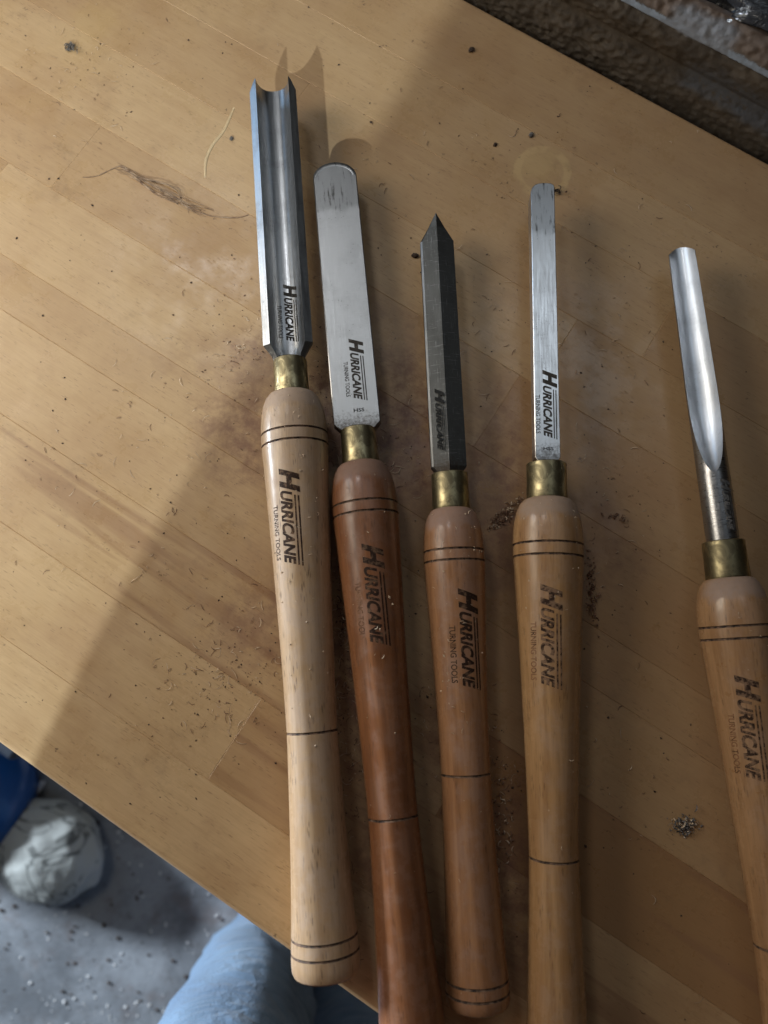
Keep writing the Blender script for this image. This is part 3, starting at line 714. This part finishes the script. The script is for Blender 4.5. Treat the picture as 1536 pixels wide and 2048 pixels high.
def strand(name, path, r, m, label, cat, parent=None, wob=0.):
    P = [px(*p) if len(p) == 2 else px(p[0], p[1])+Vector((0, 0, p[2])) for p in path]; Q = []
    for i in range(len(P)-1):
        p0 = P[max(i-1, 0)]; p1 = P[i]; p2 = P[i+1]; p3 = P[min(i+2, len(P)-1)]
        for k in range(8):
            t = k/8; Q.append(.5*((2*p1)+(-p0+p2)*t+(2*p0-5*p1+4*p2-p3)*t*t+(-p0+3*p1-3*p2+p3)*t**3))
    Q.append(P[-1]); secs = []; n = len(Q)
    for i, q in enumerate(Q):
        d = (Q[min(i+1, n-1)]-Q[max(i-1, 0)]).normalized(); sd = Vector((-d.y, d.x, 0)).normalized(); rr = r*(.35+.65*math.sin(math.pi*(i+.5)/n)**.5)*(1+wob*noise.noise(q*900))
        secs.append([q+sd*rr*math.cos(a)+Vector((0, 0, rr*.8+rr*.8*math.sin(a))) for a in [2*math.pi*j/7 for j in range(7)]])
    vs, fs = loft(secs); return vs, fs
fibre = [[(238+random.gauss(0, 6), 338+random.gauss(0, 4)), (300+random.gauss(0, 10), 368+random.gauss(0, 6), random.uniform(0, .002)), (350+random.gauss(0, 10), 398+random.gauss(0, 6), random.uniform(0, .002)), (400+random.gauss(0, 18), 424+random.gauss(0, 8))] for _ in range(9)] + [[(165, 355), (195, 352), (240, 333), (262, 345), (300, 370), (350, 395), (375, 415), (420, 432), (470, 436), (497, 430)], [(245, 335), (285, 358, .0008), (325, 368, .0014), (355, 385, .0012), (362, 402)], [(255, 343), (300, 378), (352, 404), (402, 422)], [(240, 334), (268, 352), (310, 388), (356, 408)]]
vs, fs = [], []
for i, pth in enumerate(fibre):
    a, b = strand('x', pth, (.00016 if i < 9 else .00036), None, '', '', wob=.7); o_ = len(vs); vs += a; fs += [tuple(k+o_ for k in f) for f in b]
fo = put('fibre_strand', mesh('fibre_strand', vs, fs), mat_plain('fibre', (.20, .12, .075), (.46, .33, .22), 200, .8), None, True)
tag(fo, 'long frayed brown fibre strand lying left of the wide gouge', 'fibre')
for path, lab in (([(468, 215), (448, 260), (425, 290), (412, 320), (410, 355)], None),):
    vs, fs = strand('x', path, .0010, None, '', ''); vs = [Vector((v[0], v[1], ZT+(v[2]-ZT)*.05)) for v in vs]
    go = put('glue_streak', mesh('glue_streak', [wb.matrix_world.inverted() @ v if False else v for v in vs], fs), mat_plain('dried_glue', (.58, .43, .24), (.64, .49, .29), 60, .45), None, True)
    tag(go, 'pale curved streak of dried glue on the bench left of the gouge tip', 'glue')

# ------------------------------------------------------------------ things on the floor
k = N('dirty_white_plastic'); co = k.obj(); n1 = k.noise(co, 14, 5, .6, .8); n2 = k.noise(co, 45, 4, .6)
k.inp('Base Color', k.mix(k.mr(n1, .60, .66), k.mix(k.mr(k.math('ABSOLUTE', k.math('SUBTRACT', k.noise(co, 11, 3, .5, 1.2), .5)), .004, .022), (.15, .16, .155), (.44, .46, .445)), (.11, .115, .11))); k.inp('Roughness', .55); k.inp('Normal', k.bump(k.noise(co, 22, 4, .5, 1.5), .45, .006)); M_BAG = k.m  # dirt marks, plus crease shade painted as thin dark lines
me = blobmesh('plastic_sack', 0, (.086, .070, .052), .055, 1.35, 3.3, 5, .35, True)
o = put('plastic_sack', me, M_BAG, None, True); o.location = (-.520, -.290, .036); o.rotation_euler = (0, 0, R(-25))
tag(o, 'crumpled dirty white sack on the concrete floor by the bench', 'sack')
k = N('blue_plastic'); k.inp('Base Color', (.012, .085, .29, 1)); k.inp('Roughness', .32); k.inp('Normal', k.bump(k.noise(k.obj(), 60, 4), .25, .003)); M_BLUE = k.m
bk = empty('blue_canister', (-.655, -.205, 0))
secs = [[(r*math.cos(a), r*math.sin(a), z) for a in [2*math.pi*j/48 for j in range(48)]] for z, r in ((0, .092), (.004, .097), (.03, .103), (.05, .107), (.070, .106), (.088, .100), (.101, .088), (.110, .070), (.115, .046))]
vs, fs = loft(secs); me = mesh('body', vs, fs); fix_normals(me); sharp(me, 40); put('body', me, M_BLUE, bk)
secs = [[(r*math.cos(a), r*math.sin(a), z) for a in [2*math.pi*j/32 for j in range(32)]] for z, r in ((.1145, .034), (.128, .034), (.131, .030), (.132, .010))]
vs, fs = loft(secs); me = mesh('cap', vs, fs); fix_normals(me); sharp(me, 40); put('cap', me, M_BLUE, bk)
tag(bk, 'rounded blue plastic canister on the floor, cut off by the left edge', 'canister')
M_WHITE = mat_plain('white_crumb', (.60, .61, .62), (.75, .75, .76), 100, .8)
o = box('white_stick', (-.565, -.215, .006), (.055, .009, .009), M_WHITE, None); o.rotation_euler = (0, 0, R(58)); tag(o, 'short white stick on the floor behind the sack', 'stick')
vs, fs = [], []
for _ in range(160): crumb(vs, fs, Vector((random.gauss(0, .016), random.gauss(0, .012), random.uniform(0, .012))), random.uniform(.002, .005), 1.)
o = put('foam_heap', mesh('foam_heap', vs, fs), M_WHITE); o.location = (-.44, -.20, 0); tag(o, 'little heap of white foam crumbs on the floor beside the bench edge', 'foam')
o = box('added_dark_box', (-.56, .02, .11), (.26, .20, .22), mat_plain('navy_box', (.012, .02, .035), (.03, .04, .06), 40, .6), None, .006); o.rotation_euler = (0, 0, TH); tag(o, 'dark navy box added in the shade under the bench, left edge', 'box')  # dark box added where shade falls under the bench
vs, fs, v2, f2 = [], [], [], []
for _ in range(700):
    p = Vector((random.uniform(-.75, -.15), random.uniform(-.75, -.2), 0)); r = random.choice((.0007, .001, .0014, .002, .003))
    if random.random() < .45: crumb(vs, fs, p, r, 1.)
    else: crumb(v2, f2, p, r, .7)
for cx_, cy_ in ((-.52, -.40), (-.46, -.52), (-.55, -.58), (-.40, -.52), (-.50, -.50), (-.33, -.52)):
    for _ in range(16): crumb(vs, fs, Vector((random.gauss(cx_, .03), random.gauss(cy_, .02), 0)), random.choice((.0007, .001, .0015, .0022)), .6)
vs = [(x, y, z*.55) for x, y, z in vs]
tag(put('white_crumbs', mesh('white_crumbs', vs, fs), M_WHITE), 'white foam and plaster crumbs strewn on the concrete', 'crumbs', kind='stuff')
tag(put('dark_crumbs', mesh('dark_crumbs', v2, f2), M_DARK), 'dark dirt crumbs strewn on the concrete', 'crumbs', kind='stuff')

# ------------------------------------------------------------------ the person standing at the bench (legs in view, the rest casts the long shadow)
per = empty('person', (-.10, -.43, 0))
tag(per, 'person in light blue jeans and dark red-brown shirt standing at the bench edge', 'person')
PO = Vector((-.10, -.43, 0))
def skin(name, verts, edges, mat, parent, sub=2, root=0):
    me = mesh(name, [Vector(v[0])-PO for v in verts], []); me.edges.add(len(edges)); me.edges.foreach_set('vertices', [i for e in edges for i in e]); me.update()
    o = put(name, me, mat, parent); o.modifiers.new('skin', 'SKIN'); md = o.modifiers[0]; md.use_smooth_shade = True; md.branch_smoothing = .6
    lay = me.skin_vertices[0].data
    for i, v in enumerate(verts): lay[i].radius = (v[1], v[2] if len(v) > 2 else v[1]); lay[i].use_root = i == root
    s = o.modifiers.new('sub', 'SUBSURF'); s.levels = sub; s.render_levels = sub; return o
M_SKIN = mat_plain('skin', (.42, .22, .15), (.50, .28, .20), 60, .55, .15)
body_v = [((-.08, -.44, .95), .13, .10), ((-.04, -.44, 1.12), .125, .10), ((.0, -.42, 1.28), .135, .10), ((.02, -.40, 1.38), .08, .07), ((.03, -.37, 1.46), .052), ((.05, -.33, 1.56), .078, .09), ((.06, -.31, 1.66), .07, .085),
          ((-.115, -.335, 1.345), .055), ((-.200, -.290, 1.02), .040), ((-.190, -.40, .955), .028), ((-.150, -.45, .945), .030, .018),
          ((.155, -.50, 1.345), .055), ((.21, -.55, 1.06), .040), ((.20, -.50, .85), .028), ((.19, -.485, .78), .030, .018),
          ((-.145, -.40, .86), .085), ((-.138, -.342, .48), .055), ((-.176, -.420, .10), .042), ((-.03, -.48, .86), .085), ((-.02, -.47, .48), .058), ((-.045, -.505, .10), .042), ((-.136, -.355, .035), .035, .028), ((-.005, -.44, .035), .035, .028)]
body_e = [(0, 1), (1, 2), (2, 3), (3, 4), (4, 5), (5, 6), (2, 7), (7, 8), (8, 9), (9, 10), (2, 11), (11, 12), (12, 13), (13, 14), (0, 15), (15, 16), (16, 17), (0, 18), (18, 19), (19, 20), (17, 21), (20, 22)]
skin('body', body_v, body_e, M_SKIN, per)
for base, dirs in (((-.150, -.45, .945), (-.3, -.8, -.5)), ((.19, -.485, .78), (-.1, .2, -1))):   # fingers
    d = Vector(dirs).normalized(); sdv = d.cross(Vector((0, 0, 1)) if abs(d.z) < .9 else Vector((1, 0, 0))).normalized()
    for q, ln in ((-1.5, .055), (-.5, .068), (.5, .072), (1.5, .062)):
        b = Vector(base)+sdv*q*.016; skin('finger', [(tuple(b), .009), (tuple(b+d*ln*.5), .0085), (tuple(b+d*ln+Vector((0, 0, -.012))), .007)], [(0, 1), (1, 2)], M_SKIN, per)
    b = Vector(base)-d*.02; skin('thumb', [(tuple(b-sdv*.02), .010), (tuple(b-sdv*.045+d*.025), .009), (tuple(b-sdv*.05+d*.05), .008)], [(0, 1), (1, 2)], M_SKIN, per)
def sweep(name, rings, mat, parent, seed=0., wr=.006, n=40):
    secs = []
    for c, rx, ry in rings:
        c = Vector(c)-PO; secs.append([c+Vector(((rx+wr*noise.noise(Vector((math.cos(a)*2+seed, math.sin(a)*2, c.z*14)))) * math.cos(a)*U.x - (ry+wr*noise.noise(Vector((math.cos(a)*2, seed, c.z*11))))*math.sin(a)*-V.x,
                                               rx*math.cos(a)*U.y + ry*math.sin(a)*V.y, .004*noise.noise(Vector((math.cos(a)*2, math.sin(a)*2+seed, 3))))) for a in [2*math.pi*j/n for j in range(n)]])
    vs, fs = loft(secs, cap0=False, cap1=False); me = mesh(name, vs, fs); fix_normals(me); o = put(name, me, mat, parent, True)
    s = o.modifiers.new('solid', 'SOLIDIFY'); s.thickness = .003; return o
M_JEAN = mat_cloth('light_denim', (.12, .20, .32), (.17, .27, .40)); M_SHIRT = mat_cloth('brown_shirt', (.10, .035, .03), (.14, .05, .042)); M_HAIR = mat_plain('hair', (.03, .02, .015), (.06, .04, .03), 200, .6)
def lerp(a, b, t): return tuple(x+(y-x)*t for x, y in zip(a, b))
for hip, knee, ank, sd in (((-.130, -.40, .88), (-.138, -.342, .48), (-.176, -.420, .085), 1.), ((-.03, -.48, .88), (-.02, -.47, .48), (-.045, -.505, .085), 5.)):
    rg = [(lerp(hip, knee, i/8), .098-.030*i/8, .098-.030*i/8) for i in range(8)] + [(lerp(knee, ank, i/10), .066+(.004*i/10)+.003*math.sin(i*2.3), .066+.002*i/10+.003*math.sin(i*1.7)) for i in range(11)]
    sweep('jeans_leg', rg, M_JEAN, per, sd, .020)
sweep('jeans_seat', [((-.0875, -.44, z), .175-.01*abs(i-2), .125) for i, z in enumerate((.83, .88, .93, .98, 1.02))], M_JEAN, per, 3.)
sweep('shirt', [((-.118, -.372, .80), .185, .158), ((-.09, -.42, .88), .180, .140), ((-.07, -.43, .98), .172, .135), ((-.04, -.43, 1.10), .172, .13), ((-.01, -.42, 1.22), .178, .125), ((.01, -.41, 1.32), .17, .115), ((.02, -.405, 1.39), .11, .09), ((.027, -.39, 1.43), .07, .07)], M_SHIRT, per, 7., .010)
for a, b in (((-.105, -.34, 1.36), (-.200, -.292, 1.01)), ((.145, -.495, 1.36), (.205, -.545, 1.10))):
    sweep('sleeve', [(lerp(a, b, i/8), .070-.016*i/8, .070-.016*i/8) for i in range(9)], M_SHIRT, per, 2.+a[0], .006)
me = blobmesh('hair', 0, (.095, .11, .085), .06, 4., 2., 4); o = put('hair', me, M_HAIR, per, True); o.location = Vector((.05, -.345, 1.67))-PO
for sx in (-1, 1):
    me = blobmesh('eye', 0, (.012, .012, .012), .0, 1., 1., 2); o = put('eye', me, M_WHITE, per, True); o.location = Vector((.072, -.245, 1.605))+U*(sx*.032)-PO
me = blobmesh('nose', 0, (.012, .022, .022), .0, 1., 1., 3); o = put('nose', me, M_SKIN, per, True); o.location = Vector((.085, -.235, 1.575))-PO; o.rotation_euler = (0, 0, TH)
k = N('lilac_knit'); k.inp('Base Color', k.mix(k.mr(k.voro(k.obj(), 130.), .2, .4), (.16, .30, .24), (.46, .40, .50))); k.inp('Roughness', .9); M_SHOE = k.m
M_SOLE = mat_plain('black_rubber', (.012, .012, .014), (.03, .03, .03), 60, .7)
def shoe(heel, d):
    d = Vector(d).normalized(); s = Vector((d.y, -d.x, 0)); L = .27; up = []; so = []
    for i in range(15):
        t = i/14; wv = .041*(math.sin(math.pi*min(1, max(0, .06+.90*t)))**.42)*(.92+.14*math.sin(t*3)); hh = .085-.05*t**1.3
        c = Vector(heel)+d*(t*L-.03)-PO
        up.append([c+s*(wv*math.cos(a))+Vector((0, 0, .022+max(0, math.sin(a))*hh-(.004 if math.sin(a) < 0 else 0))) for a in [2*math.pi*j/18 for j in range(18)]])
        so.append([c+s*((wv+.005)*math.copysign(abs(math.cos(a))**.5, math.cos(a)))+Vector((0, 0, .012+.012*math.copysign(abs(math.sin(a))**.5, math.sin(a)))) for a in [2*math.pi*j/18 for j in range(18)]])
    for nm, sc, m in (('shoe', up, M_SHOE), ('shoe_sole', so, M_SOLE)):
        vs, fs = loft(sc); me = mesh(nm, vs, fs); fix_normals(me); put(nm, me, m, per, True)
shoe((-.196, -.460, 0), (.35, .93, 0)); shoe((-.085, -.575, 0), (.45, .89, 0))
